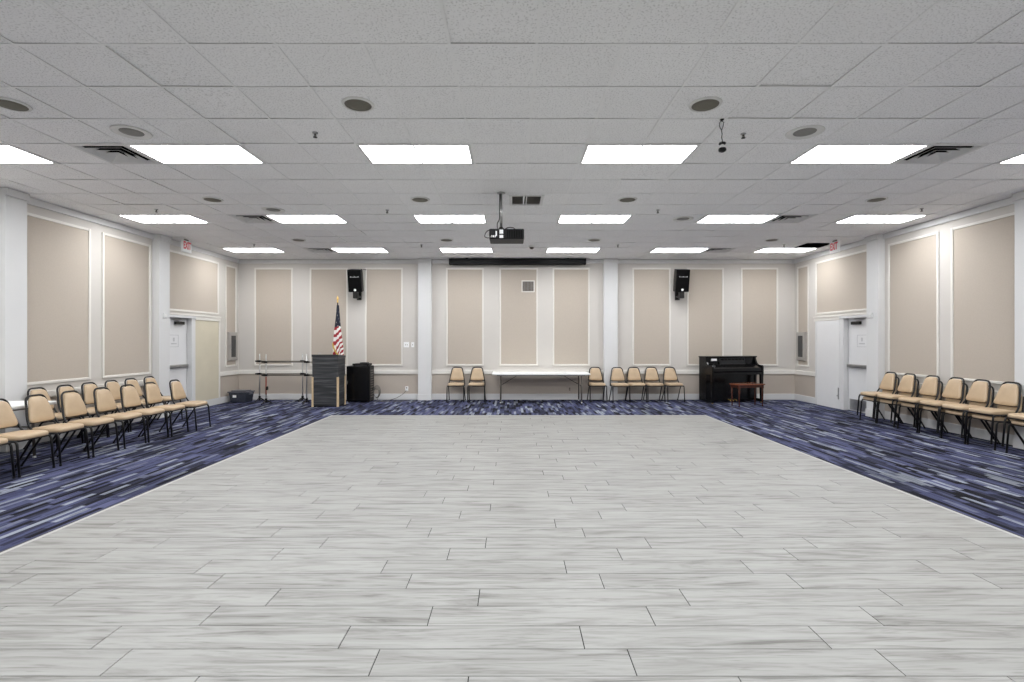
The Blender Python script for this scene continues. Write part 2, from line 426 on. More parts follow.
# doors
def door(n, sx, xw, colour, label):
    xf = xw + sx * .085                     # face of the leaf, set back into the opening
    bm = B(); box(bm, min(xf, xf + sx * .045), max(xf, xf + sx * .045), DOOR0, DOOR1, .012, DOORH, .004)
    d = struct('door_%d' % n, bm, M[colour], label=label, cat='door')
    f = lambda a, b_: (min(xf - sx * a, xf - sx * b_), max(xf - sx * a, xf - sx * b_))
    bm = B(); x = f(.0, .055); box(bm, x[0], x[1], 10.52, 11.21, .95, 1.02, .01)
    x = f(.055, .075); box(bm, x[0], x[1], 10.55, 11.0, .96, 1.01, .008)
    pb = obj('panic_bar', bm, M['steel'], d); pb['label'] = 'steel panic bar'
    bm = B(); x = f(.0, .055); box(bm, x[0], x[1], 10.80, 11.08, 1.885, 1.95, .008)
    cl = obj('door_closer', bm, M['blackm'], d); cl['label'] = 'black door closer'
    bm = B(); tube(bm, [(xf - sx * .045, 10.9, 1.955), (xf - sx * .06, 10.62, 1.99), (xf - sx * .02, 11.0, 2.01)], .01)
    obj('closer_arm', bm, M['steel'], cl)
    bm = B(); x = f(0, .006); box(bm, x[0], x[1], 10.42, 11.18, .03, .26, .001)
    kp = obj('kick_plate', bm, M['steel'], d); kp['label'] = 'steel kick plate'
    bm = B(); x = f(0, .004); box(bm, x[0], x[1], 10.64, 10.94, 1.40, 1.66)
    sg = obj('door_sign', bm, M['doorwhite'], d); sg['label'] = 'small pale notice with a grey mark'
    bm = B(); x = f(.004, .006)
    for (a, b_, c, e) in ((10.64, 10.94, 1.40, 1.41), (10.64, 10.94, 1.65, 1.66), (10.64, 10.65, 1.40, 1.66), (10.93, 10.94, 1.40, 1.66), (10.70, 10.88, 1.46, 1.485), (10.765, 10.815, 1.52, 1.60)):
        box(bm, x[0], x[1], a, b_, c, e)
    obj('sign_mark', bm, M['greyprint'], sg)
    # jamb and header
    bm = B()
    g = lambda t0, t1: (min(xw - sx * t0, xw - sx * t1), max(xw - sx * t0, xw - sx * t1))
    x = g(-.08, .03); box(bm, x[0], x[1], 11.225, 11.355, 0, DOORH + .02, .004)
    x = g(-.08, .03); box(bm, x[0], x[1], 10.345, 10.375, 0, DOORH + .02, .004)
    x = g(-.08, .045); box(bm, x[0], x[1], 10.345, 11.355, DOORH - .005, DOORH + .05, .006)
    struct('trim_%d' % (14 + n), bm, M['white'], label='white frame around the %s door' % ('left' if sx < 0 else 'right'), cat='trim')
    bm = B(); x = g(0, .05); box(bm, x[0], x[1], 10.345, 12.33, DOORH + .05, DOORH + .085, .006)
    x = g(0, .035); box(bm, x[0], x[1], 11.355, 12.33, DOORH - .03, DOORH + .05, .006)
    struct('trim_%d' % (16 + n), bm, M['trim'], label='cream header over the %s doorway' % ('left' if sx < 0 else 'right'), cat='trim')
door(1, -1, XL, 'doorwhite', 'white metal exit door in the left wall with panic bar')
door(2, 1, XR, 'doorwhite', 'white metal exit door in the right wall with panic bar')
bm = B(); box(bm, XL, XL + .018, 11.36, 12.27, .155, DOORH - .03, .003)
d3 = struct('door_3', bm, M['tandoor'], label='tan door leaf in the left wall beyond the white door', cat='door')
bm = B(); box(bm, XL, XL + .03, 12.27, 12.325, .155, DOORH - .02, .006); obj('edge_casing', bm, M['trim'], d3)
bm = B(); box(bm, XR - .03, XR, 11.36, 12.20, .0, DOORH - .03, .004)
d4 = struct('door_4', bm, M['doorwhite'], label='plain white door leaf in the right wall beyond the exit door', cat='door')
bm = B(); box(bm, XR - .035, XR, 12.20, 12.27, 0, DOORH - .02, .006); obj('edge_casing', bm, M['white'], d4)
bm = B(); box(bm, XR - .05, XR - .03, 11.37, 11.395, .22, .48, .004); tube(bm, [(XR - .045, 11.383, .3), (XR - .075, 11.383, .3)], .012)
fb = obj('flush_bolt', bm, M['steel'], d4)

# ------------------------------------------------------------------ setting: ceiling
lightcols = [-11, -7, -3, 1, 5, 9]
lightrows = {'front': 0, 'middle': 5, 'rear': 10}
cells_light, cells_vent = set(), set()
for c in lightcols:
    for r_ in (0, 5, 10, -5, -10): cells_light |= {(c, r_), (c + 1, r_)}
vents = [(-8, 0), (7, 0), (-8, 5), (7, 5), (-8, 10), (7, 10)]
cells_vent |= set(vents)
MISSING = (10, 9)
def cx(i): return GX + i * TX
def cy(j): return GY + j * T
bm = B()
i0, i1 = int(math.floor((XL - GX) / TX)), int(math.ceil((XR - GX) / TX))
j0, j1 = int(math.floor((YN - GY) / T)), int(math.ceil((YB - GY) / T))
for i in range(i0, i1):
    for j in range(j0, j1):
        if (i, j) in cells_light and j >= 0: continue
        if (i, j) in cells_vent or (i, j) == MISSING or (i, j) in ((0, 3), (-1, 3)): continue
        xa, xb = max(cx(i), XL) + .004, min(cx(i + 1), XR) - .004
        ya, yb = max(cy(j), YN) + .004, min(cy(j + 1), YB) - .004
        zs = [H + .003 + (random.random() ** 3) * .008 for _ in range(4)]
        if random.random() < .3:                   # an ill-seated tile
            e = random.randrange(4); zs[e] += .010 * random.random(); zs[(e + 1) % 4] += .012 * random.random()
        P = [(xa, ya), (xb, ya), (xb, yb), (xa, yb)]
        lo = [bm.verts.new((p[0], p[1], z)) for p, z in zip(P, zs)]
        hi = [bm.verts.new((p[0], p[1], z + .016)) for p, z in zip(P, zs)]
        bm.faces.new(list(reversed(lo))); bm.faces.new(hi)
        for q in range(4): bm.faces.new((lo[q], lo[(q + 1) % 4], hi[(q + 1) % 4], hi[q]))
ceil = struct('ceiling', bm, M['tile'], label='white drop ceiling of square fissured tiles', cat='ceiling')
bm = B()
for i in range(i0 + 1, i1):
    box(bm, cx(i) - .011, cx(i) + .011, YN, YB, H - .0005, H + .0015); box(bm, cx(i) - .002, cx(i) + .002, YN, YB, H + .0015, H + .03)
for j in range(j0 + 1, j1):
    box(bm, XL, XR, cy(j) - .011, cy(j) + .011, H - .0008, H + .0013); box(bm, XL, XR, cy(j) - .002, cy(j) + .002, H + .0015, H + .03)
obj('ceiling_grid', bm, M['tbar'], ceil)
bm = B(); box(bm, XL - .1, XR + .1, YN - .1, YB + .1, H + .30, H + .36); obj('plenum_deck', bm, M['dark'], ceil)

# lights
def make_light():
    t = thing('ceiling_light', 'x', 'ceiling light', (0, 0, H), 0, 'recessed ceiling light panels')
    bm = B(); a, b_, w = TX - .006, T / 2 - .006, .03
    box(bm, -a, a, -b_, -b_ + w, -.004, .004, .001); box(bm, -a, a, b_ - w, b_, -.004, .004, .001)
    box(bm, -a, -a + w, -b_ + w, b_ - w, -.004, .004, .001); box(bm, a - w, a, -b_ + w, b_ - w, -.004, .004, .001)
    obj('frame', bm, M['ventwhite'], t)
    bm = B(); box(bm, -a + w, a - w, -b_ + w, b_ - w, .001, .004); obj('diffuser', bm, M['lamp'], t)
    bm = B(); box(bm, -a + .004, a - .004, -b_ + .004, b_ - .004, .0045, .09, .01); obj('housing', bm, M['ventwhite'], t)
    return t
proto = None
rn = {'front': 'nearest row', 'middle': 'middle row', 'rear': 'farthest row'}
cn_ = ['leftmost', 'second from the left', 'third from the left', 'third from the right', 'second from the right', 'rightmost']
for rk, j in lightrows.items():
    for ci, i in enumerate(lightcols):
        loc = (cx(i + 1), cy(j) + T / 2, H)
        lab = 'bright rectangular ceiling light, %s in the %s of lights' % (cn_[ci], rn[rk])
        if proto is None:
            proto = make_light(); proto.location = loc; proto['label'] = lab
        else: dup(proto, loc, 0, lab, 'recessed ceiling light panels')
# the same fixtures go on above and behind the camera: area lamps at their grid places
for j in (-5, -10):
    for i in lightcols:
        L = bpy.data.lights.new('ceiling_lamp', 'AREA'); L.shape = 'RECTANGLE'; L.size = 1.16; L.size_y = .55
        L.energy = LIGHT * 1.16 * .55 * PI; L.color = (.972, .988, 1)
        o = bpy.data.objects.new('ceiling_lamp', L); COL.objects.link(o)
        o.location = (cx(i + 1), cy(j) + T / 2, H - .006)

# supply diffusers
def make_vent():
    t = thing('ceiling_vent', 'x', 'air vent', (0, 0, H), 0, 'square ceiling vents beside the lights')
    a = T / 2 - .004
    def sq(bm, r0, z0, r1, z1, th=.004):
        A = [bm.verts.new((sx * r0, sy * r0, z0)) for sx, sy in ((-1, -1), (1, -1), (1, 1), (-1, 1))]
        Bv = [bm.verts.new((sx * r1, sy * r1, z1)) for sx, sy in ((-1, -1), (1, -1), (1, 1), (-1, 1))]
        C_ = [bm.verts.new((v_.co.x, v_.co.y, v_.co.z + th)) for v_ in A]; D_ = [bm.verts.new((v_.co.x, v_.co.y, v_.co.z + th)) for v_ in Bv]
        for q in range(4):
            w_ = (q + 1) % 4
            bm.faces.new((A[q], A[w_], Bv[w_], Bv[q])); bm.faces.new((C_[q], D_[q], D_[w_], C_[w_])).material_index = 1  # upper blade faces coloured near-black to stand in for shade in the gaps
            bm.faces.new((A[q], C_[q], C_[w_], A[w_])); bm.faces.new((Bv[q], Bv[w_], D_[w_], D_[q]))
    bm = B(); sq(bm, a, -.004, a - .035, -.004)
    sq(bm, a - .035, -.004, a - .06, .02)
    obj('frame', bm, [M['ventwhite'], M['dark']], t)
    for r0, r1 in ((.205, .16), (.135, .09)):
        bm = B(); sq(bm, r0, -.004, r1, .045); obj('louver', bm, [M['ventwhite'], M['dark']], t)
    bm = B(); sq(bm, .07, -.004, .04, .03); box(bm, -.042, .042, -.042, .042, .03, .034); obj('centre_cone', bm, [M['ventwhite'], M['dark']], t)
    bm = B(); box(bm, -a, a, -a, a, .11, .13)
    for s in (-1, 1):
        box(bm, s * a - .004, s * a + .004, -a, a, .02, .11); box(bm, -a, a, s * a - .004, s * a + .004, .02, .11)
    obj('plenum_box', bm, M['dark'], t)
    return t
vl = ['left of the second light in the nearest row', 'right of the second light from the right, nearest row',
      'left of the second light in the middle row', 'right of the second light from the right, middle row',
      'left of the second light in the farthest row', 'right of the second light from the right, farthest row']
vp = None
for (i, j), l_ in zip(vents, vl):
    loc = (cx(i) + TX / 2, cy(j) + T / 2, H); lab = 'square louvred ceiling vent ' + l_
    if vp is None: vp = make_vent(); vp.location = loc; vp['label'] = lab
    else: dup(vp, loc, 0, lab)
# return grille beside the projector
t = thing('ceiling_vent', 'small slatted return grille in the ceiling right of the projector pole', 'air vent', (.215, 7.62, H))
bm = B()
a, b_ = .255, .27
box(bm, -a, a, -b_, -b_ + .045, -.006, .004, .002); box(bm, -a, a, b_ - .045, b_, -.006, .004, .002)
box(bm, -a, -a + .045, -b_ + .045, b_ - .045, -.006, .004, .002); box(bm, a - .045, a, -b_ + .045, b_ - .045, -.006, .004, .002)
box(bm, -.008, .008, -b_ + .045, b_ - .045, -.004, .004); obj('frame', bm, M['ventwhite'], t)
bm = B()
for q in range(13):
    y = -b_ + .06 + q * .0345
    mt = Matrix.Translation((0, y, .012)) @ Matrix.Rotation(math.radians(35), 4, 'X')
    box(bm, -a + .045, a - .045, -.011, .011, -.001, .001, mat=mt)
obj('slats', bm, M['cabinet'], t)
bm = B(); box(bm, -a, a, -b_, b_, .04, .05); obj('backing', bm, M['dark'], t)
# plain filler tile around that grille
bm = B(); x0, x1, y0, y1 = cx(-1), cx(1), cy(3), cy(4)
box(bm, x0, .215 - a + .01, y0, y1, H + .003, H + .018) if .215 - a + .01 > x0 else None
box(bm, .215 + a - .01, x1, y0, y1, H + .003, H + .018)
box(bm, .215 - a, .215 + a, y0, 7.62 - b_ + .01, H + .003, H + .018); box(bm, .215 - a, .215 + a, 7.62 + b_ - .01, y1, H + .003, H + .018)
obj('cut_tile', bm, M['tile'], ceil)
# ceiling hole where a tile is missing: near-black lining stands in for the shade above
t = thing('ceiling_opening', 'black opening where a ceiling tile is missing near the right exit sign', 'ceiling opening', (cx(10) + TX / 2, cy(9) + T / 2, H))
bm = B(); a = T / 2 - .011
box(bm, -a, a, a - .004, a, .0015, .28); box(bm, -a, a, -a, -a + .004, .0015, .28); box(bm, -a, -a + .004, -a, a, .0015, .28); box(bm, a - .004, a, -a, a, .0015, .28)
box(bm, -a, a, -a, a, .27, .28)
obj('dark_lining', bm, M['dark'], t)
bm = B(); tube(bm, [(-.2, .1, .27), (-.15, .08, .1), (.0, .1, .06), (.15, .07, .12), (.2, .1, .27)], .008); obj('loose_wire', bm, M['cable'], t)

# ceiling speakers
def make_cspk(style):
    t = thing('ceiling_speaker', 'x', 'ceiling speaker', (0, 0, H), 0, 'round ceiling speakers')
    if style == 0:
        bm = B(); lathe(bm, [(.118, -.008), (.138, -.006), (.142, .002), (.142, .006), (.118, .006)], 32, cap=False); obj('ring', bm, M['ring'], t)
        bm = B(); lathe(bm, [(.001, -.010), (.06, -.010), (.116, -.007), (.119, .0), (.119, .004)], 32); obj('grille', bm, M['grille'], t)
    else:
        bm = B(); lathe(bm, [(.105, .004), (.15, -.004), (.172, -.006), (.176, .002), (.176, .006)], 32, cap=False); obj('ring', bm, M['ring'], t)
        bm = B(); lathe(bm, [(.001, -.003), (.06, -.003), (.103, .0), (.107, .004), (.107, .006)], 32); obj('grille', bm, M['grille2'], t)
    return t
spk = [make_cspk(0), make_cspk(1)]; first = [True, True]
def place_spk(st, i, j, lab):
    loc = (cx(i) + TX / 2, cy(j) + T / 2, H + (-.0005))
    if first[st]: spk[st].location = loc; spk[st]['label'] = lab; first[st] = False
    else: dup(spk[st], loc, 0, lab)
place_spk(0, -3, -2, 'olive round ceiling speaker nearest the camera, left of centre')
place_spk(0, 2, -2, 'olive round ceiling speaker nearest the camera, right of centre')
place_spk(0, -8, -2, 'olive round ceiling speaker at the far left edge of the photo')
place_spk(1, -7, -1, 'dished round ceiling speaker beside the nearest left vent')
place_spk(1, 4, -1, 'dished grey round ceiling speaker right of the hanging microphone')
place_spk(0, -8, 3, 'olive round ceiling speaker near the middle row, above its left vent')
place_spk(0, -3, 3, 'olive round ceiling speaker just left of the projector pole')
place_spk(0, 2, 3, 'olive round ceiling speaker right of the ceiling return grille')
place_spk(0, 8, 3, 'olive round ceiling speaker near the middle row, farthest right')
place_spk(1, -7, 4, 'dished round ceiling speaker above the second light of the middle row')
place_spk(1, 4, 5, 'dished round ceiling speaker between middle row lights right of centre')
place_spk(0, -8, 8, 'olive round ceiling speaker above the farthest left vent')
place_spk(0, -3, 8, 'olive round ceiling speaker left of the projector, near the back wall')
place_spk(0, 2, 8, 'olive round ceiling speaker right of the projector, near the back wall')
place_spk(0, 8, 8, 'olive round ceiling speaker near the back wall, farthest right')

# sprinklers
def make_spr():
    t = thing('sprinkler_head', 'x', 'sprinkler', (0, 0, H), 0, 'ceiling sprinkler heads')
    bm = B(); lathe(bm, [(.034, .022), (.034, -.004), (.018, -.012)], 16); obj('escutcheon', bm, M['steel'], t)
    bm = B(); lathe(bm, [(.012, -.012), (.012, -.03), (.006, -.034), (.006, -.05), (.004, -.055)], 12)
    tube(bm, [(-.012, 0, -.028), (-.017, 0, -.04), (-.004, 0, -.055)], .003, 6); tube(bm, [(.012, 0, -.028), (.017, 0, -.04), (.004, 0, -.055)], .003, 6)
    obj('body', bm, M['greymetal'], t)
    bm = B(); lathe(bm, [(.026, -.055), (.026, -.059), (.004, -.061)], 14); obj('deflector', bm, M['blackm'], t)
    return t
sp0 = None
for (x, y, l_) in [(-2.0, 5.15, 'in the nearest row, left of centre'), (2.36, 5.17, 'in the nearest row, right of the hanging microphone'),
                   (-5.72, 8.15, 'above the leftmost light of the middle row'), (-2.02, 8.2, 'left of centre above the middle row of lights'),
                   (2.36, 8.2, 'right of centre above the middle row of lights'), (6.55, 8.1, 'above the rightmost light of the middle row'),
                   (-5.65, 11.1, 'above the leftmost light of the farthest row'), (-2.0, 11.2, 'left of centre above the farthest row of lights'),
                   (2.34, 11.2, 'right of centre above the farthest row of lights'), (6.0, 11.18, 'above the rightmost light of the farthest row')]:
    lab = 'small dark sprinkler head ' + l_
    if sp0 is None: sp0 = make_spr(); sp0.scale = (.8, .8, .75); sp0.location = (x, y, H); sp0['label'] = lab
    else: dup(sp0, (x, y, H), 0, lab)
t = thing('smoke_detector', 'small grey domed detector on the ceiling right of the projector', 'detector', (.44, 11.3, H))
bm = B(); lathe(bm, [(.07, .0), (.07, -.02), (.055, -.03)], 20); obj('base', bm, M['ring'], t)
bm = B(); lathe(bm, [(.05, -.03), (.045, -.05), (.028, -.068), (.004, -.074)], 20); obj('dome', bm, M['greymetal'], t)

# hanging microphone
t = thing('hanging_microphone', 'black microphone hanging on a looped cord from the ceiling', 'microphone', (2.0, 4.83, H))
bm = B(); lathe(bm, [(.02, .0), (.02, -.006), (.006, -.012)], 12)
tube(bm, [(0, 0, -.01), (-.02, 0, -.03), (-.022, 0, -.07), (-.004, 0, -.10), (.002, 0, -.14), (-.003, 0, -.17), (.004, 0, -.2), (.004, 0, -.225)], .0045, 6)
tube(bm, [(0, 0, -.01), (.018, 0, -.03), (.01, 0, -.07), (0, 0, -.10)], .0035, 6)
obj('cord', bm, M['blackm'], t)
bm = B(); lathe(bm, [(.01, -.215), (.03, -.222), (.033, -.235), (.018, -.24)], 16, (.004, 0, 0)); obj('yoke_cap', bm, M['plasticblack'], t)
bm = B(); lathe(bm, [(.014, -.24), (.016, -.262), (.02, -.27)], 16, (.004, 0, 0)); obj('collar', bm, M['paper'], t)
bm = B(); lathe(bm, [(.012, -.268), (.032, -.275), (.037, -.288), (.034, -.302), (.016, -.312)], 18, (.004, 0, 0)); obj('capsule', bm, M['plasticblack'], t)

# exit signs
def exit_sign(loc, sx, lab):
    t = thing('exit_sign', lab, 'exit sign', loc, 0, 'exit signs')
    bm = B(); box(bm, -.02, .02, -.145, .145, -.265, -.03, .004); obj('housing', bm, M['paper'], t)
    bm = B(); box(bm, -.012, .012, -.06, .06, -.03, 0, .002); obj('canopy', bm, M['greymetal'], t)
    # lettering faces the room
    R = Matrix.Rotation(PI / 2, 4, 'Z') if sx < 0 else Matrix.Rotation(-PI / 2, 4, 'Z')
    m4 = Matrix.Translation((-sx * .021, 0, -.135)) @ R @ Matrix.Rotation(PI / 2, 4, 'X') @ Matrix.Diagonal((.62, 1.1, 1, 1))
    text_mesh('EXIT', .19, .001, m4, M['red'], 'lettering', t)
exit_sign((-6.80, 10.58, H), -1, 'white exit sign with red letters hanging by the left door')
exit_sign((6.79, 10.66, H), 1, 'white exit sign with red letters hanging by the right door')

# ------------------------------------------------------------------ wall fittings
def cabinet(xw, sx, y0, y1, lab):
    t = thing('extinguisher_cabinet', lab, 'wall cabinet', (xw, (y0 + y1) / 2, 1.03), 0, 'extinguisher cabinets')
    h, w = .72, (y1 - y0) / 2
    bm = B(); x = sorted((0, -sx * .05)); box(bm, x[0], x[1], -w, w, 0, h, .006); obj('box', bm, M['cabinet'], t)
    x = sorted((-sx * .05, -sx * .062))
    bm = B()
    box(bm, x[0], x[1], -w + .02, w - .02, .02, .09, .003); box(bm, x[0], x[1], -w + .02, w - .02, h - .09, h - .02, .003)
    box(bm, x[0], x[1], -w + .02, -w + .09, .09, h - .09, .003); box(bm, x[0], x[1], w - .09, w - .02, .09, h - .09, .003)
    d = obj('door', bm, M['cabinet'], t)
    x = sorted((-sx * .05, -sx * .054)); bm = B(); box(bm, x[0], x[1], -w + .09, w - .09, .09, h - .09); obj('glass', bm, M['cabglass'], d)
    x = sorted((-sx * .062, -sx * .08)); bm = B(); box(bm, x[0], x[1], -w + .035, -w + .06, .3, .42, .004); obj('handle', bm, M['steel'], d)
cabinet(XL, -1, 12.66, 13.06, 'grey wall cabinet with dark glass on the left wall corner')
cabinet(XR, 1, 12.66, 13.06, 'grey wall cabinet with dark glass on the right wall corner')

def plate(name, lab, cat, x, z, w, h, kind):
    t = thing(name, lab, cat, (x, YB, z))
    bm = B(); box(bm, -w / 2, w / 2, -.008, 0, -h / 2, h / 2, .003); obj('plate', bm, M['paper'], t)
    bm = B()
    if kind == 'switch':
        n = max(1, round(w / .06))
        for q in range(n):
            xx = (q - (n - 1) / 2) * .045; box(bm, xx - .008, xx + .008, -.018, -.008, -.02, .02, .003)
        obj('toggle', bm, M['cabinet'], t)
    else:
        for s in (-1, 1): box(bm, -.017, .017, -.011, -.008, s * .022 - .014, s * .022 + .014, .003)
        obj('socket', bm, M['greymetal'], t)
    return t
plate('light_switch', 'white double switch plate on the back wall beside the left pilaster', 'switch', -2.75, 1.43, .14, .14, 'switch')
plate('light_switch', 'white narrow single switch plate nearest the left pilaster', 'switch', -2.585, 1.43, .075, .13, 'switch')
plate('wall_outlet', 'white wall outlet with a cord, right of the equipment rack', 'outlet', -2.74, .285, .08, .12, 'outlet')
o2 = plate('wall_outlet', 'beige wall outlet under the folding table on the back wall', 'outlet', 1.50, .275, .10, .12, 'outlet')
o2.children[0].data.materials[0] = M['dado']
for (x, y, s, lab) in ((XL + CW, 10.18, -1, 'small white sounder on the left pilaster beside the door'), (XR - CW, 10.20, 1, 'small white sounder on the right pilaster beside the door')):
    t = thing('wall_sounder', lab, 'alarm', (x, y, 2.04))
    bm = B(); xx = sorted((0, -s * .02)); box(bm, xx[0], xx[1], -.055, .055, -.055, .055, .006); obj('backplate', bm, M['white'], t)
    bm = B(); xx = sorted((-s * .02, -s * .03)); box(bm, xx[0], xx[1], -.03, .03, -.03, .03, .004); obj('lens', bm, M['ring'], t)
# wall vent
t = thing('wall_vent', 'small square louvred grille high on the middle wall panel', 'air vent', (.419, YB - .007, 2.95))
bm = B(); w, h = .172, .155
box(bm, -w, w, -.012, 0, h - .028, h, .003); box(bm, -w, w, -.012, 0, -h, -h + .028, .003)
box(bm, -w, -w + .028, -.012, 0, -h + .028, h - .028, .003); box(bm, w - .028, w, -.012, 0, -h + .028, h - .028, .003)
obj('frame', bm, M['trim'], t)
bm = B(); box(bm, -w + .028, w - .028, -.002, 0, -h + .028, h - .028); obj('backing', bm, M['greymetal'], t)
bm = B()
for q in range(8):
    x = -w + .045 + q * .036
    box(bm, x - .004, x + .004, -.011, -.002, -h + .028, h - .028)
obj('fins', bm, M['cabinet'], t)

# projection screen housing
t = thing('projection_screen', 'long black roll-up projection screen case at the top of the back wall', 'projection screen', (.14, 13.02, H))
bm = B(); box(bm, -1.72, 1.72, -.075, .075, -.158, -.012, .02); obj('case', bm, M['plasticblack'], t)
for s in (-1, 1):
    bm = B(); box(bm, s * 1.735 - .02, s * 1.735 + .02, -.08, .08, -.163, -.007, .012); obj('end_cap', bm, M['plasticblack'], t)
    bm = B(); box(bm, s * 1.3 - .02, s * 1.3 + .02, -.03, .03, -.02, .02, .003); obj('bracket', bm, M['blackm'], t)
bm = B(); box(bm, -1.66, 1.66, -.012, .012, -.17, -.157, .004); obj('bottom_bar', bm, M['plasticblack'], t)

# projector
t = thing('projector', 'black projector hanging on a pole from the ceiling', 'projector', (-.155, 7.24, H))
bm = B(); lathe(bm, [(.06, 0), (.06, -.008), (.03, -.014)], 20); obj('ceiling_plate', bm, M['steel'], t)
bm = B(); tube(bm, [(0, 0, -.01), (0, 0, -.50)], .017, 14); pp = obj('pole', bm, M['steel'], t)
bm = B(); tube(bm, arc_path([(-.02, -.01, -.02), (-.024, -.012, -.2), (-.022, -.01, -.38), (-.06, .0, -.44), (-.05, .0, -.54)], .03), .006, 6); obj('pole_cable', bm, M['plasticblack'], pp)
bm = B(); lathe(bm, [(.02, -.40), (.045, -.425), (.05, -.445)], 16)
for (dx, dy) in ((-.12, -.1), (.1, -.1), (-.12, .12), (.1, .12)): tube(bm, [(0, 0, -.435), (dx, dy, -.462)], .009, 8)
obj('mount', bm, M['blackm'], t)
bm = B(); box(bm, -.165, .325, -.16, .22, -.60, -.458, .014); body = obj('body', bm, M['plasticblack'], t)
bm = B()
for q in range(9): box(bm, .09 + q * .024, .10 + q * .024, -.164, -.158, -.585, -.478)
obj('exhaust_slots', bm, M['dark'], body)
bm = B(); box(bm, -.02, .032, -.163, -.158, -.528, -.472); box(bm, -.02, .032, -.163, -.158, -.588, -.545); box(bm, -.075, -.055, -.163, -.158, -.56, -.49)
for q in range(3): box(bm, -.135 + q * .024, -.12 + q * .024, -.163, -.158, -.578, -.55)
lb = obj('sticker', bm, M['paper'], body); lb['label'] = 'white stickers'
bm = B(); lathe(bm, [(.05, 0), (.05, .04), (.042, .05)], 24); o = obj('lens', bm, M['gloss'], t); o.rotation_euler = (-PI / 2, 0, 0); o.location = (.17, .21, -.53)
bm = B(); tube(bm, arc_path([(-.13, -.16, -.56), (-.17, -.20, -.60), (-.23, -.19, -.58), (-.21, -.15, -.50), (-.15, -.10, -.455), (-.02, -.01, -.44)], .05), .007, 6); obj('cable', bm, M['cable'], t)
bm = B(); tube(bm, arc_path([(.05, -.1, -.455), (.10, -.12, -.43), (.17, -.12, -.432), (.2, -.1, -.455)], .03), .006, 6); obj('strap', bm, M['plasticblack'], t)

for ch in t.children:
    if ch.name.split('.')[0] in ('mount', 'body', 'lens', 'cable', 'strap'): ch.location.z -= .087
# wall speakers
def make_speaker(loc, rz, tilt, lab):
    t = thing('wall_speaker', lab, 'speaker', loc, rz, 'speakers on the back wall')
    R = Matrix.Translation((0, -.28, .02)) @ Matrix.Rotation(math.radians(tilt), 4, 'X')
    bm = B(); box(bm, -.175, .175, -.13, .14, -.285, .285, .015)
    for v_ in bm.verts:
        if v_.co.y > 0: v_.co.x *= .82
        v_.co = R @ v_.co
    c = obj('cabinet', bm, M['plasticblack'], t)
    bm = B(); box(bm, -.163, .163, -.142, -.13, -.272, .272, .008); bm.transform(R); obj('grille', bm, M['dark'], c)
    bm = B()
    for q in range(7):
        hgt = .012 if q % 3 else .022
        box(bm, -.10 + q * .032, -.083 + q * .032, -.145, -.142, .09, .09 + hgt)
    bm.transform(R); e = obj('badge', bm, M['greyprint'], c); e['label'] = 'grey lettered badge'
    bm = B(); lathe(bm, [(.03, -.144), (.028, -.15), (.01, -.152)], 16)
    for v_ in bm.verts:
        v_.co = Vector((v_.co.x, v_.co.z, -.23 + v_.co.y))
    bm.transform(R); e = obj('logo_disc', bm, M['paper'], c)
    bm = B(); box(bm, -.06, .06, -.03, .0, -.46, -.12, .004); box(bm, -.055, .055, -.30, -.03, -.40, -.36, .004); box(bm, -.06, .06, -.36, -.24, -.44, -.25, .01)
    obj('wall_bracket', bm, M['blackm'], t)
    bm = B(); tube(bm, [(.17, -.02, .32), (.19, -.08, .33), (.16, -.2, .31)], .008, 6); obj('cable', bm, M['plasticblack'], t)
    return t
make_speaker((-3.975, YB, 3.05), -.0, 12, 'black loudspeaker high on the back wall above the rack')
make_speaker((4.30, YB, 3.05), .03, 10, 'black loudspeaker high on the back wall left of the piano')

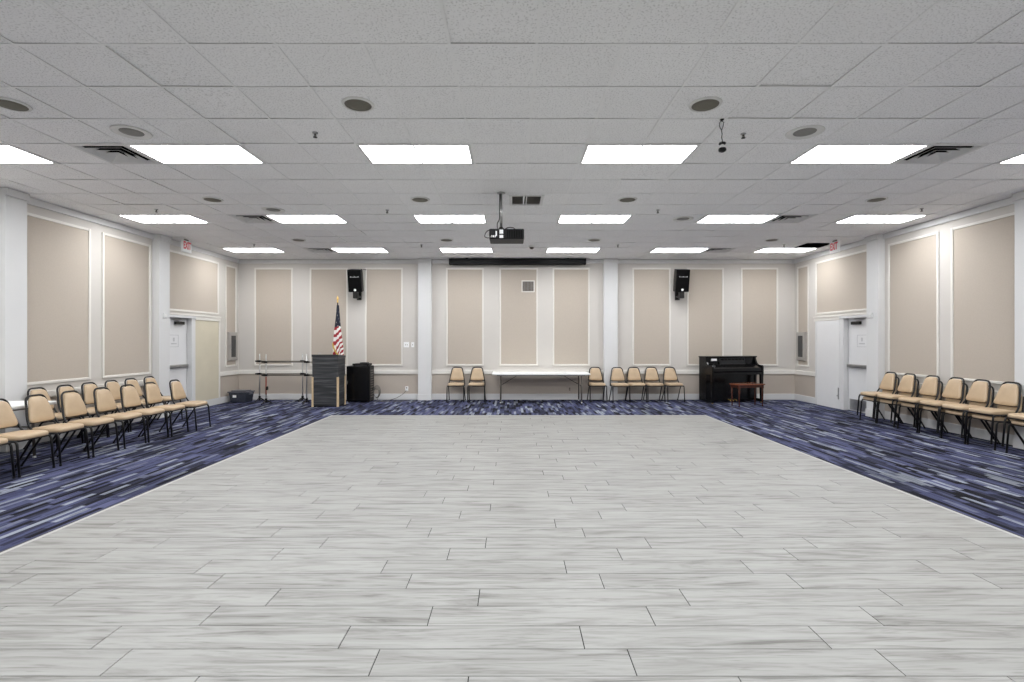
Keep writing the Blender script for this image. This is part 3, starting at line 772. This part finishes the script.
# ------------------------------------------------------------------ chairs
FW = .207
def make_chair():
    t = thing('banquet_chair', 'x', 'chair')
    # seat: waterfall cushion, rounded corners
    def ring(a, s, z):
        c, sn = sup(a, .30)
        wx = (.197 - .012 * max(0, sn)) * s; d = .205 * s
        y = sn * d - .02
        return (c * wx, y, z + (.0 if z < .43 else -.008 * (abs(sn) ** 3)))
    bm = B(); pillow(bm, ring, [(.92, .405), (.985, .409), (1.0, .422), (1.0, .446), (.975, .459), (.90, .466), (.6, .472), (.25, .474)]); st = obj('seat', bm, M['vinyl'], t)
    # back cushion: trapezoid with round shoulders, leaning back
    def lean(z): return .162 + (z - .45) * .26
    def bring(a, s, off):
        c, sn = sup(a, .32)
        z = .670 + sn * .156 * s
        wx = (.150 - .037 * sn - .004 * max(0, sn) ** 6) * s
        cur = .018 * (c * s) ** 2
        return (c * wx, lean(z) + off - cur, z)
    bm = B(); pillow(bm, bring, [(.88, .016), (.98, .012), (1.0, .0), (.985, -.012), (.9, -.022), (.6, -.030), (.25, -.033)]); obj('backrest', bm, M['vinyl'], t)
    # frames
    tr = .0125
    bm = B()
    pts = arc_path([(-FW, -.20, .398), (-FW, .165, .398), (FW, .165, .398), (FW, -.20, .398)], .04)
    tube(bm, pts, tr); tube(bm, [(-FW, -.19, .398), (FW, -.19, .398)], tr); obj('seat_frame', bm, M['blackm'], t)
    bm = B()
    b0 = .10
    pts = [(-FW + .003, b0, .405), (-.190, lean(.52), .52), (-.126, lean(.852), .846), (.126, lean(.852), .846), (.190, lean(.52), .52), (FW - .003, b0, .405)]
    P = arc_path(pts, .075, 6); tube(bm, P, tr)
    tube(bm, [(-.190, lean(.515), .515), (0, lean(.515) + .004, .512), (.190, lean(.515), .515)], .008); obj('back_frame', bm, M['blackm'], t)
    for s in (-1, 1):
        bm = B(); tube(bm, arc_path([(s * FW, -.10, .398), (s * FW, -.205, .398), (s * (FW + .004), -.238, .012)], .045), tr)
        lg = obj('leg', bm, M['blackm'], t)
        bm = B(); lathe(bm, [(.014, 0), (.0145, .012), (.0125, .022)], 10, (s * (FW + .004), -.238, 0)); obj('glide', bm, M['plasticblack'], lg)
        bm = B(); tube(bm, arc_path([(s * (FW - .012), -.08, .390), (s * (FW - .012), -.005, .380), (s * (FW + .0), .235, .012)], .03), tr)
        lg = obj('leg', bm, M['blackm'], t)
        bm = B(); lathe(bm, [(.014, 0), (.0145, .012), (.0125, .022)], 10, (s * FW, .235, 0)); obj('glide', bm, M['plasticblack'], lg)
    return t
chair0 = make_chair(); used = [False]
def chair(x, y, rz, lab, group, z=0.0):
    if not used[0]:
        used[0] = True; chair0.location = (x, y, z); chair0.rotation_euler = (0, 0, rz); chair0['label'] = lab; chair0['group'] = group
        return chair0
    return dup(chair0, (x, y, z), rz, lab, group)
ordn = ['farthest', 'second from the far end', 'third from the far end', 'fourth from the far end', 'fourth from the near end', 'third from the near end', 'second from the near end', 'nearest, at the edge']
frontY = [8.86, 8.34, 7.87, 7.405, 6.90, 6.42, 5.92, 5.44]
frontX = [-5.635, -5.70, -5.72, -5.74, -5.76, -5.775, -5.78, -5.79]
yaw = [2, 1, -1, 1, 0, 1, -1, 0]
for y, x, n_, a in zip(frontY, frontX, ordn, yaw):
    chair(x, y, PI / 2 + math.radians(a), 'tan banquet chair in the front row on the left side, ' + n_, 'front row of chairs on the left')
backY = [7.385, 7.84, 8.295, 8.75, 9.205, 9.66]
bo = ['nearest, by the white table', 'second from the near end', 'third from the near end', 'third from the far end', 'second from the far end', 'farthest, by the pilaster']
for i, (y, n_) in enumerate(zip(backY, bo)):
    chair(-6.67 + .01 * (i % 2), y, PI / 2 + math.radians((-.3, .3, 0, .3, -.3, 0)[i]), 'tan banquet chair in the rear row against the left wall, ' + n_, 'rear row of chairs on the left')
stackY = [9.635, 9.18, 8.675, 8.22, 7.765, 7.31, 6.73]
stackX = [7.00, 7.0, 7.0, 7.01, 6.995, 7.0, 7.01]
so = ['farthest stack', 'second stack from the far end', 'third stack from the far end', 'middle stack', 'third stack from the near end', 'second stack from the near end', 'nearest stack cut by the photo edge']
so[3] = 'fourth stack from the far end'
for i, (y, x, n_) in enumerate(zip(stackY, stackX, so)):
    a = -PI / 2 + math.radians((.4, -.3, .5, 0, -.3, .3, 0)[i])
    f = Vector((math.sin(a), -math.cos(a)))
    chair(x, y, a, 'lower tan chair in the %s along the right wall' % n_, 'stacked chairs along the right wall')
    chair(x + f.x * .052, y + f.y * .052, a, 'upper tan chair in the %s along the right wall' % n_, 'stacked chairs along the right wall', .088)
for (x, y, a, n_) in [(-1.414, 12.87, 0, 'left one of the pair left of the folding table'), (-.895, 12.87, 0, 'right one of the pair left of the folding table'),
                      (2.155, 12.87, 1, 'standing alone right of the folding table'),
                      (2.70, 12.745, 1, 'first of four left of the piano, by the pilaster'), (3.145, 12.86, 0, 'second of four left of the piano'),
                      (3.60, 12.86, 0, 'third of four left of the piano'), (4.085, 12.86, 2, 'fourth of four, nearest the piano')]:
    chair(x, y, math.radians(a), 'tan chair at the back wall, ' + n_, 'chairs along the back wall')

# ------------------------------------------------------------------ folding tables
def folding_table(loc, rz, L, D, z, lab):
    t = thing('folding_table', lab, 'table', loc, rz)
    bm = B(); box(bm, -L / 2, L / 2, -D / 2, D / 2, z - .045, z, .012); obj('tabletop', bm, M['tablewhite'], t)
    bm = B(); 
    for s in (-1, 1): box(bm, -L / 2 + .12, L / 2 - .12, s * (D / 2 - .09) - .012, s * (D / 2 - .09) + .012, z - .07, z - .045, .002)
    obj('apron_rail', bm, M['greymetal'], t)
    lx = L / 2 - .21
    for s in (-1, 1):
        for q in (-1, 1):
            bm = B(); tube(bm, [(s * lx, q * .26, z - .05), (s * (lx + .005), q * .285, .012)], .016, 10)
            lg = obj('leg', bm, M['greymetal'], t)
            bm = B(); lathe(bm, [(.018, 0), (.018, .014), (.0145, .03)], 10, (s * (lx + .005), q * .285, 0)); obj('foot_cap', bm, M['ring'], lg)
        bm = B(); tube(bm, [(s * lx, -.26, z - .32), (s * lx, .26, z - .32)], .010)
        tube(bm, [(s * lx, 0, z - .32), (s * (lx - .45), 0, z - .055)], .009); obj('brace', bm, M['greymetal'], t)
    return t
folding_table((.715, 12.76, 0), 0, 2.41, .74, .735, 'long white folding table against the back wall between chairs')
folding_table((-6.56, 5.95, 0), PI / 2, 1.83, .80, .725, 'white folding table behind the left chair row, cut by the photo edge')

# ------------------------------------------------------------------ piano
PW, th = 1.42, .21
c, s_ = math.cos(th), math.sin(th)
FLx, FLy = 4.825, 12.21
pcx = FLx + (PW / 2) * c - .28 * s_; pcy = FLy + (PW / 2) * s_ + .28 * c
t = thing('upright_piano', 'black upright piano standing against the back wall', 'piano', (pcx, pcy, 0), th)
prof = [(.28, .05), (.28, 1.115), (-.0, 1.115), (-.015, 1.06), (-.035, 1.0), (-.07, .955), (-.13, .935), (-.255, .93), (-.28, .90), (-.28, .715), (-.02, .70), (-.02, .05)]
for s in (-1, 1):
    x0 = s * (PW / 2 - .045); bm = B(); prism(bm, prof, 'x', min(x0, s * PW / 2), max(x0, s * PW / 2), .004); obj('side_panel', bm, M['gloss'], t)
    bm = B(); xm = s * (PW / 2 - .035)
    box(bm, xm - .032, xm + .032, -.275, -.02, .03, .10, .008); obj('toe_block', bm, M['gloss'], t)
    bm = B()
    for (z0, z1, r0, r1) in ((.10, .68, .026, .034),):
        vs = [bm.verts.new((xm + a * r_, -.235 + b_ * r_, z_)) for (r_, z_) in ((r0, z0), (r1, z1)) for (a, b_) in ((-1, -1), (1, -1), (1, 1), (-1, 1))]
        bm.faces.new(vs[3::-1]); bm.faces.new(vs[4:])
        for q in range(4): bm.faces.new((vs[q], vs[(q + 1) % 4], vs[4 + (q + 1) % 4], vs[4 + q]))
    box(bm, xm - .038, xm + .038, -.273, -.197, .68, .716, .004)
    obj('leg', bm, M['gloss'], t)
    bm = B(); lathe(bm, [(.022, -.014), (.028, 0), (.022, .014)], 14)
    bm.transform(Matrix.Translation((xm, -.235, .028)) @ Matrix.Rotation(PI / 2, 4, 'Y'))
    cst = obj('caster', bm, M['brass'], t); cst['label'] = 'brass caster'
bm = B(); box(bm, -PW / 2 - .015, PW / 2 + .015, -.02, .285, 1.115, 1.15, .008); obj('lid', bm, M['gloss'], t)
iw = PW / 2 - .045
bm = B(); box(bm, -iw, iw, .03, .06, .93, 1.115, .003); up = obj('upper_panel', bm, M['gloss'], t)
bm = B(); box(bm, -.55, -.33, .016, .030, 1.0, 1.09, .003); pn = obj('control_panel', bm, M['plasticblack'], up)
bm = B(); box(bm, -.565, -.41, -.018, -.012, 1.035, 1.09, .001); lp = obj('label_card', bm, M['paper'], t); lp['label'] = 'small white card'
bm = B(); box(bm, -.57, -.40, -.012, .02, 1.03, 1.04, .001); obj('card_holder', bm, M['plasticblack'], up)
# music desk
bm = B(); R = Matrix.Translation((.04, .0, .955)) @ Matrix.Rotation(math.radians(-10), 4, 'X')
for (a0, a1, z0, z1) in ((-.36, .36, 0, .02), (-.36, .36, .14, .155), (-.36, -.345, .02, .14), (.345, .36, .02, .14)): box(bm, a0, a1, -.008, .008, z0, z1, .002, mat=None) if False else box(bm, a0, a1, -.008, .008, z0, z1, mat=R)
box(bm, -.345, .345, -.001, .004, .02, .10, mat=R)
for q in range(7):
    x = -.33 + q * .1
    Q = R @ Matrix.Translation((x, 0, .12)) @ Matrix.Rotation(math.radians(-38), 4, 'Y')
    box(bm, -.006, .006, -.006, .006, -.04, .04, mat=Q)
obj('music_desk', bm, simple('worn_lacquer', (.016, .016, .017), .35, var=.2, spec=.3), t)
bm = B(); prism(bm, [(-.255, .765), (-.268, .79), (-.262, .862), (-.235, .878), (-.04, .952), (.03, .955), (.03, .765)], 'x', -iw, iw, .004); obj('fallboard', bm, M['gloss'], t)
bm = B(); box(bm, -iw, iw, -.27, .03, .70, .762, .005); obj('key_bed', bm, M['gloss'], t)
bm = B(); box(bm, -iw, iw, .0, .03, .10, .70, .003); obj('lower_panel', bm, M['gloss'], t)
bm = B(); box(bm, -iw, iw, -.01, .25, .04, .10, .004); obj('plinth', bm, M['gloss'], t)
bm = B(); box(bm, -iw, iw, .24, .27, .1, 1.11); obj('back_board', bm, M['gloss'], t)
for q in (-1, 0, 1):
    bm = B(); tube(bm, arc_path([(q * .085, .0, .07), (q * .085, -.05, .075), (q * .085, -.11, .05)], .02), [.010] * 8 if False else .012, 8); pd = obj('pedal', bm, M['brass'], t); pd['label'] = 'brass pedal'

# piano bench
t = thing('piano_bench', 'red-brown wooden bench with turned legs in front of the piano', 'bench', (5.525, 11.905, 0), .24)
bw, bd, bz = .36, .17, .53
bm = B(); box(bm, -bw, bw, -bd, bd, bz - .028, bz, .01); obj('bench_top', bm, M['mahoganytop'], t)
bm = B()
box(bm, -bw + .04, bw - .04, -bd + .03, -bd + .045, bz - .09, bz - .028); box(bm, -bw + .04, bw - .04, bd - .045, bd - .03, bz - .09, bz - .028)
box(bm, -bw + .03, -bw + .045, -bd + .03, bd - .03, bz - .09, bz - .028); box(bm, bw - .045, bw - .03, -bd + .03, bd - .03, bz - .09, bz - .028)
obj('apron', bm, M['mahogany'], t)
for sx in (-1, 1):
    for sy in (-1, 1):
        bm = B(); box(bm, sx * (bw - .045) - .022, sx * (bw - .045) + .022, sy * (bd - .045) - .022, sy * (bd - .045) + .022, bz - .11, bz - .028, .003)
        lathe(bm, [(.012, 0), (.016, .02), (.013, .05), (.019, .2), (.024, .34), (.026, .37), (.018, .38), (.025, .40), (.021, .42)], 14, (sx * (bw - .045), sy * (bd - .045), 0)); obj('leg', bm, M['mahogany'], t)

# ------------------------------------------------------------------ lectern
t = thing('lectern', 'tall dark grey wood-grain lectern with pale corner strips', 'lectern', (-4.33, 11.99, 0))
w, d, z = .30, .245, 1.215
bm = B()
prism(bm, [(-d, .03), (-d, z - .05), (d, z - .09), (d, .03)], 'x', -w, w, .003); obj('body', bm, M['greywood'], t)
bm = B(); prism(bm, [(-d - .012, z - .05), (-d - .012, z), (d + .01, z - .035), (d + .01, z - .09)], 'x', -w - .012, w + .012, .004); obj('top', bm, M['greywood'], t)
bm = B(); box(bm, -w + .01, w - .01, -d + .012, d - .01, 0, .03); obj('plinth', bm, M['plasticblack'], t)
for sx in (-1, 1):
    for sy in (-1, 1):
        bm = B(); x0, x1 = sorted((sx * (w - .03), sx * (w + .014))); y0, y1 = sorted((sy * (d - .03), sy * (d + .012)))
        box(bm, x0, x1, y0, y1, 0, .69, .004); cs = obj('corner_strip', bm, M['stripwood'], t); cs['label'] = 'pale wood corner strip'
bm = B(); tube(bm, arc_path([(-.21, -.12, z - .012), (-.20, -.10, z + .03), (-.16, -.10, z + .03), (-.14, -.12, z - .012)], .02), .006, 6); obj('microphone_clip', bm, M['steel'], t)

# ------------------------------------------------------------------ flag
FX, FY = -4.335, 12.60
t = thing('flag', 'draped national flag with stripes on a brass-topped pole behind the lectern', 'flag', (FX, FY, 0))
bm = B(); lathe(bm, [(.13, 0), (.13, .03), (.11, .05), (.03, .075), (.022, .16), (.018, .17)], 28); obj('stand_base', bm, M['brass'], t)
bm = B(); tube(bm, [(0, 0, .08), (0, 0, 2.50)], .0125, 12); obj('pole', bm, M['mahogany'], t)
bm = B(); lathe(bm, [(.014, 2.48), (.02, 2.50), (.02, 2.515), (.010, 2.53), (.022, 2.55), (.03, 2.575), (.022, 2.60), (.008, 2.63), (.003, 2.655)], 16); fi = obj('finial', bm, M['brass'], t); fi['label'] = 'brass finial'
bm = B(); nu, nv = 48, 60; ztop, zbot = 2.42, 1.02
rows = []
for j in range(nv + 1):
    v_ = j / nv; row = []
    for i in range(nu):
        a = 2 * PI * i / nu
        wx = .026 + .078 * min(1, v_ / .75) ** .9; wy = .022 + .05 * min(1, v_ / .7)
        fold = 1 + (.04 + .30 * v_) * math.sin(5 * a + 2.2 * v_ + .6) * min(1, v_ * 3)
        sway = -.012 * math.sin(v_ * 4.5) * v_ * 2
        lowz = .10 * math.sin(a + .8) * v_
        row.append(bm.verts.new((math.cos(a) * wx * fold + sway + .006, math.sin(a) * wy * fold, ztop + (zbot - ztop) * v_ + lowz)))
    rows.append(row)
for j in range(nv):
    for i in range(nu):
        f = bm.faces.new((rows[j][i], rows[j][(i + 1) % nu], rows[j + 1][(i + 1) % nu], rows[j + 1][i])); f.smooth = True
        a = 2 * PI * (i + .5) / nu; v_ = (j + .5) / nv
        edge = .40 + .04 * math.sin(a)
        if v_ < edge:
            f.material_index = 2
            if (i * 7 + j * 3) % 47 == 0 and v_ > .08: f.material_index = 1
        else:
            sidx = (v_ - edge) * 17 + .9 * math.sin(a + .4) + (1.4 * max(0, v_ - .62) * 6 * (math.cos(a)))
            f.material_index = 1 if int(math.floor(sidx)) % 2 == 0 else 0
fl = obj('flag_cloth', bm, [M['redcloth'], M['whitecloth'], M['bluecloth']], t); fl['label'] = 'red and white striped cloth with navy top'
bm = B(); P = []
for q in range(25):
    s = q / 24; a = PI * 1.02 + s * PI * .9; v_ = .66 + .30 * s
    wx = .026 + .078 * min(1, v_ / .75) ** .9; wy = .022 + .05
    P.append((math.cos(a) * (wx + .012), math.sin(a) * (wy + .024), ztop + (zbot - ztop) * v_ - .02 + .02 * math.sin(s * 9)))
tube(bm, P, .017, 8); fr = obj('fringe', bm, M['goldcloth'], fl); fr['label'] = 'gold fringe'

# ------------------------------------------------------------------ equipment rack
t = thing('equipment_rack', 'black equipment rack cabinet on the carpet right of the lectern', 'rack', (-3.815, 12.75, 0))
w, d, z = .29, .20, .905
bm = B(); box(bm, -w, w, -d + .02, d, .03, z, .008); obj('body', bm, M['plasticblack'], t)
bm = B(); box(bm, -w + .006, w - .006, -d, -d + .02, .05, z - .015, .006); dr = obj('door', bm, M['gloss'], t)
bm = B(); box(bm, -w + .025, -w + .04, -d - .018, -d, .46, .54, .004); obj('handle', bm, M['chrome'], dr)
bm = B()
for q in range(12): box(bm, w, w + .003, -.12, .14, .12 + q * .06, .145 + q * .06)
obj('side_vents', bm, M['greymetal'], t)
for sx in (-1, 1):
    for sy in (-1, 1):
        bm = B(); lathe(bm, [(.02, 0), (.025, .008), (.025, .022), (.018, .03)], 12, (sx * (w - .05), sy * (d - .05), 0)); obj('foot', bm, M['blackm'], t)
t = thing('media_player', 'flat black player box lying on top of the equipment rack', 'player', (-3.76, 12.75, .905))
bm = B(); box(bm, -.21, .20, -.15, .14, .012, .06, .005); obj('case', bm, M['plasticblack'], t)
bm = B(); box(bm, -.10, .06, -.154, -.15, .025, .045); obj('display', bm, M['cabglass'], t)
bm = B(); box(bm, -.04, .14, -.08, .08, .06, .085, .004); obj('top_unit', bm, M['plasticblack'], t)
bm = B()
for sx in (-.17, .16):
    for sy in (-.12, .1): lathe(bm, [(.015, 0), (.015, .012)], 10, (sx, sy, 0))
obj('feet', bm, M['blackm'], t)
t = thing('power_cable', 'grey cord from the wall outlet across the carpet to the rack', 'cable', (-2.74, YB - .02, 0))
bm = B(); box(bm, -.018, .018, -.035, -.0, .245, .285, .004); obj('plug', bm, M['paper'], t)
bm = B(); P = arc_path([(0, -.03, .26), (-.05, -.06, .18), (-.22, -.10, .06), (-.40, -.16, .008), (-.62, -.26, .008), (-.5, -.36, .008), (-.72, -.40, .008), (-.78, -.32, .02)], .1, 5); tube(bm, P, .0075, 6)
tube(bm, arc_path([(-.30, -.34, .008), (-.1, -.42, .008), (.05, -.3, .008), (.2, -.38, .008), (.3, -.33, .008)], .1, 5), .0075, 6)
obj('cord', bm, M['cable'], t)
t = thing('coiled_cable', 'coil of grey cable hanging on the right side of the rack', 'cable', (-3.405, 12.72, 0))
bm = B()
for q in range(4):
    R = .10 + .014 * q
    ring = [(math.cos(2 * PI * k_ / 28) * (R * .62), .02 * q + .012 * math.sin(2 * PI * k_ / 28 * 2), .22 + .01 * q + math.sin(2 * PI * k_ / 28) * R * 1.1) for k_ in range(28)]
    tube(bm, ring, .006, 6, cyclic=True)
tube(bm, arc_path([(.0, .02, .12), (.03, .0, .05), (.12, -.02, .007), (.25, .03, .007), (.38, -.03, .007)], .06), .006, 6)
obj('coil', bm, M['cable'], t)
bm = B(); box(bm, -.12, .02, .028, .04, .31, .33, .003); obj('hook', bm, M['blackm'], t)

# ------------------------------------------------------------------ ballet barres
def barre(loc, L, red, lab):
    t = thing('ballet_barre', lab, 'barre', loc, 0, 'portable ballet barres')
    xs = (-L / 2 + .05, L / 2 - .16)
    for k_, zb in enumerate((1.015, .695)):
        bm = B(); tube(bm, [(-L / 2, 0, zb), (L / 2, 0, zb)], .0125, 12); obj('bar', bm, M['greymetal'], t)
    for n_, x in enumerate(xs):
        bm = B(); tube(bm, [(x, .035, .04), (x, .035, 1.20)], .013, 10); ps = obj('post', bm, M['steel'] , t)
        if red and n_ == 0:
            bm = B(); tube(bm, [(x, .035, .22), (x, .035, .66)], .0165, 10); rs = obj('sleeve', bm, M['redsleeve'], ps); rs['label'] = 'dull red sleeve'
            bm = B(); box(bm, x + .01, x + .05, .0, .05, .33, .42, .008); obj('knob', bm, M['plasticblack'], ps)
        for zb in (1.015, .695):
            bm = B(); box(bm, x - .045, x + .045, -.022, .05, zb - .024, zb + .024, .008)
            xa, xb = (x - .09, x - .045) if n_ == 0 else (x + .045, x + .09)
            box(bm, xa, xb, -.018, .018, zb - .018, zb + .018, .005)
            obj('clamp', bm, M['plasticblack'], t)
        bm = B(); tube(bm, arc_path([(x, -.20, .014), (x, -.15, .02), (x, .035, .09), (x, .19, .02), (x, .23, .014)], .05), .013, 8)
        tube(bm, [(x, .035, .09), (x + (.18 if n_ == 0 else -.10), -.02, .014)], .012, 8)
        box(bm, x - .022, x + .022, .012, .058, .03, .13, .006); obj('foot', bm, M['blackm'], t)
barre((-5.455, 12.34, 0), 1.20, True, 'double-bar ballet barre in front, with a dull red post sleeve')
barre((-5.82, 12.86, 0), 1.30, False, 'double-bar ballet barre behind, nearest the back wall')

# ------------------------------------------------------------------ plastic bin
t = thing('storage_bin', 'smoky grey plastic storage bin with lid on the carpet in the left corner', 'bin', (-6.77, 12.68, 0), -.06)
bm = B(); w, d = .235, .175
vs = []
for (q, z_) in ((.86, 0), (1.0, .25)):
    vs.append([(sx * w * q, sy * d * q, z_) for sx, sy in ((-1, -1), (1, -1), (1, 1), (-1, 1))])
A = [bm.verts.new(p) for p in vs[0]]; Bv = [bm.verts.new(p) for p in vs[1]]
fs = [bm.faces.new(A[::-1]), bm.faces.new(Bv)] + [bm.faces.new((A[q], A[(q + 1) % 4], Bv[(q + 1) % 4], Bv[q])) for q in range(4)]
bmesh.ops.bevel(bm, geom=list({e for f in fs for e in f.edges}), offset=.025, segments=3, profile=.5, affect='EDGES'); obj('body', bm, M['bin'], t)
bm = B(); box(bm, -w - .015, w + .015, -d - .015, d + .015, .245, .275, .01); box(bm, -w + .05, w - .05, -d + .04, d - .04, .27, .30, .012); obj('lid', bm, M['binlid'], t)
bm = B(); box(bm, -.12, -.03, -d + .001, -d + .012, .13, .19, .002); lb = obj('label_sticker', bm, M['paper'], t); lb['label'] = 'white sticker'
for sx in (-1, 1):
    bm = B(); box(bm, sx * w - .03, sx * w + .03, -.06, .06, .20, .245, .01); obj('handle', bm, M['binlid'], t)

# ------------------------------------------------------------------ camera, world, colour
cam = bpy.data.cameras.new('camera'); cam.sensor_width = 36; cam.lens = 506.8 / 1024 * 36; cam.shift_y = -.0005
co = bpy.data.objects.new('camera', cam); COL.objects.link(co); co.location = (0, 0, 1.54); co.rotation_euler = (PI / 2, 0, 0)
cam.clip_start = .05; SC.camera = co
w = bpy.data.worlds.new('world'); SC.world = w; w.use_nodes = True
w.node_tree.nodes['Background'].inputs[0].default_value = (.5, .5, .5, 1); w.node_tree.nodes['Background'].inputs[1].default_value = .0
SC.view_settings.view_transform = 'Standard'; SC.view_settings.look = 'None'; SC.view_settings.gamma = 1
SC.view_settings.use_curve_mapping = False; SC.view_settings.exposure = 1.05
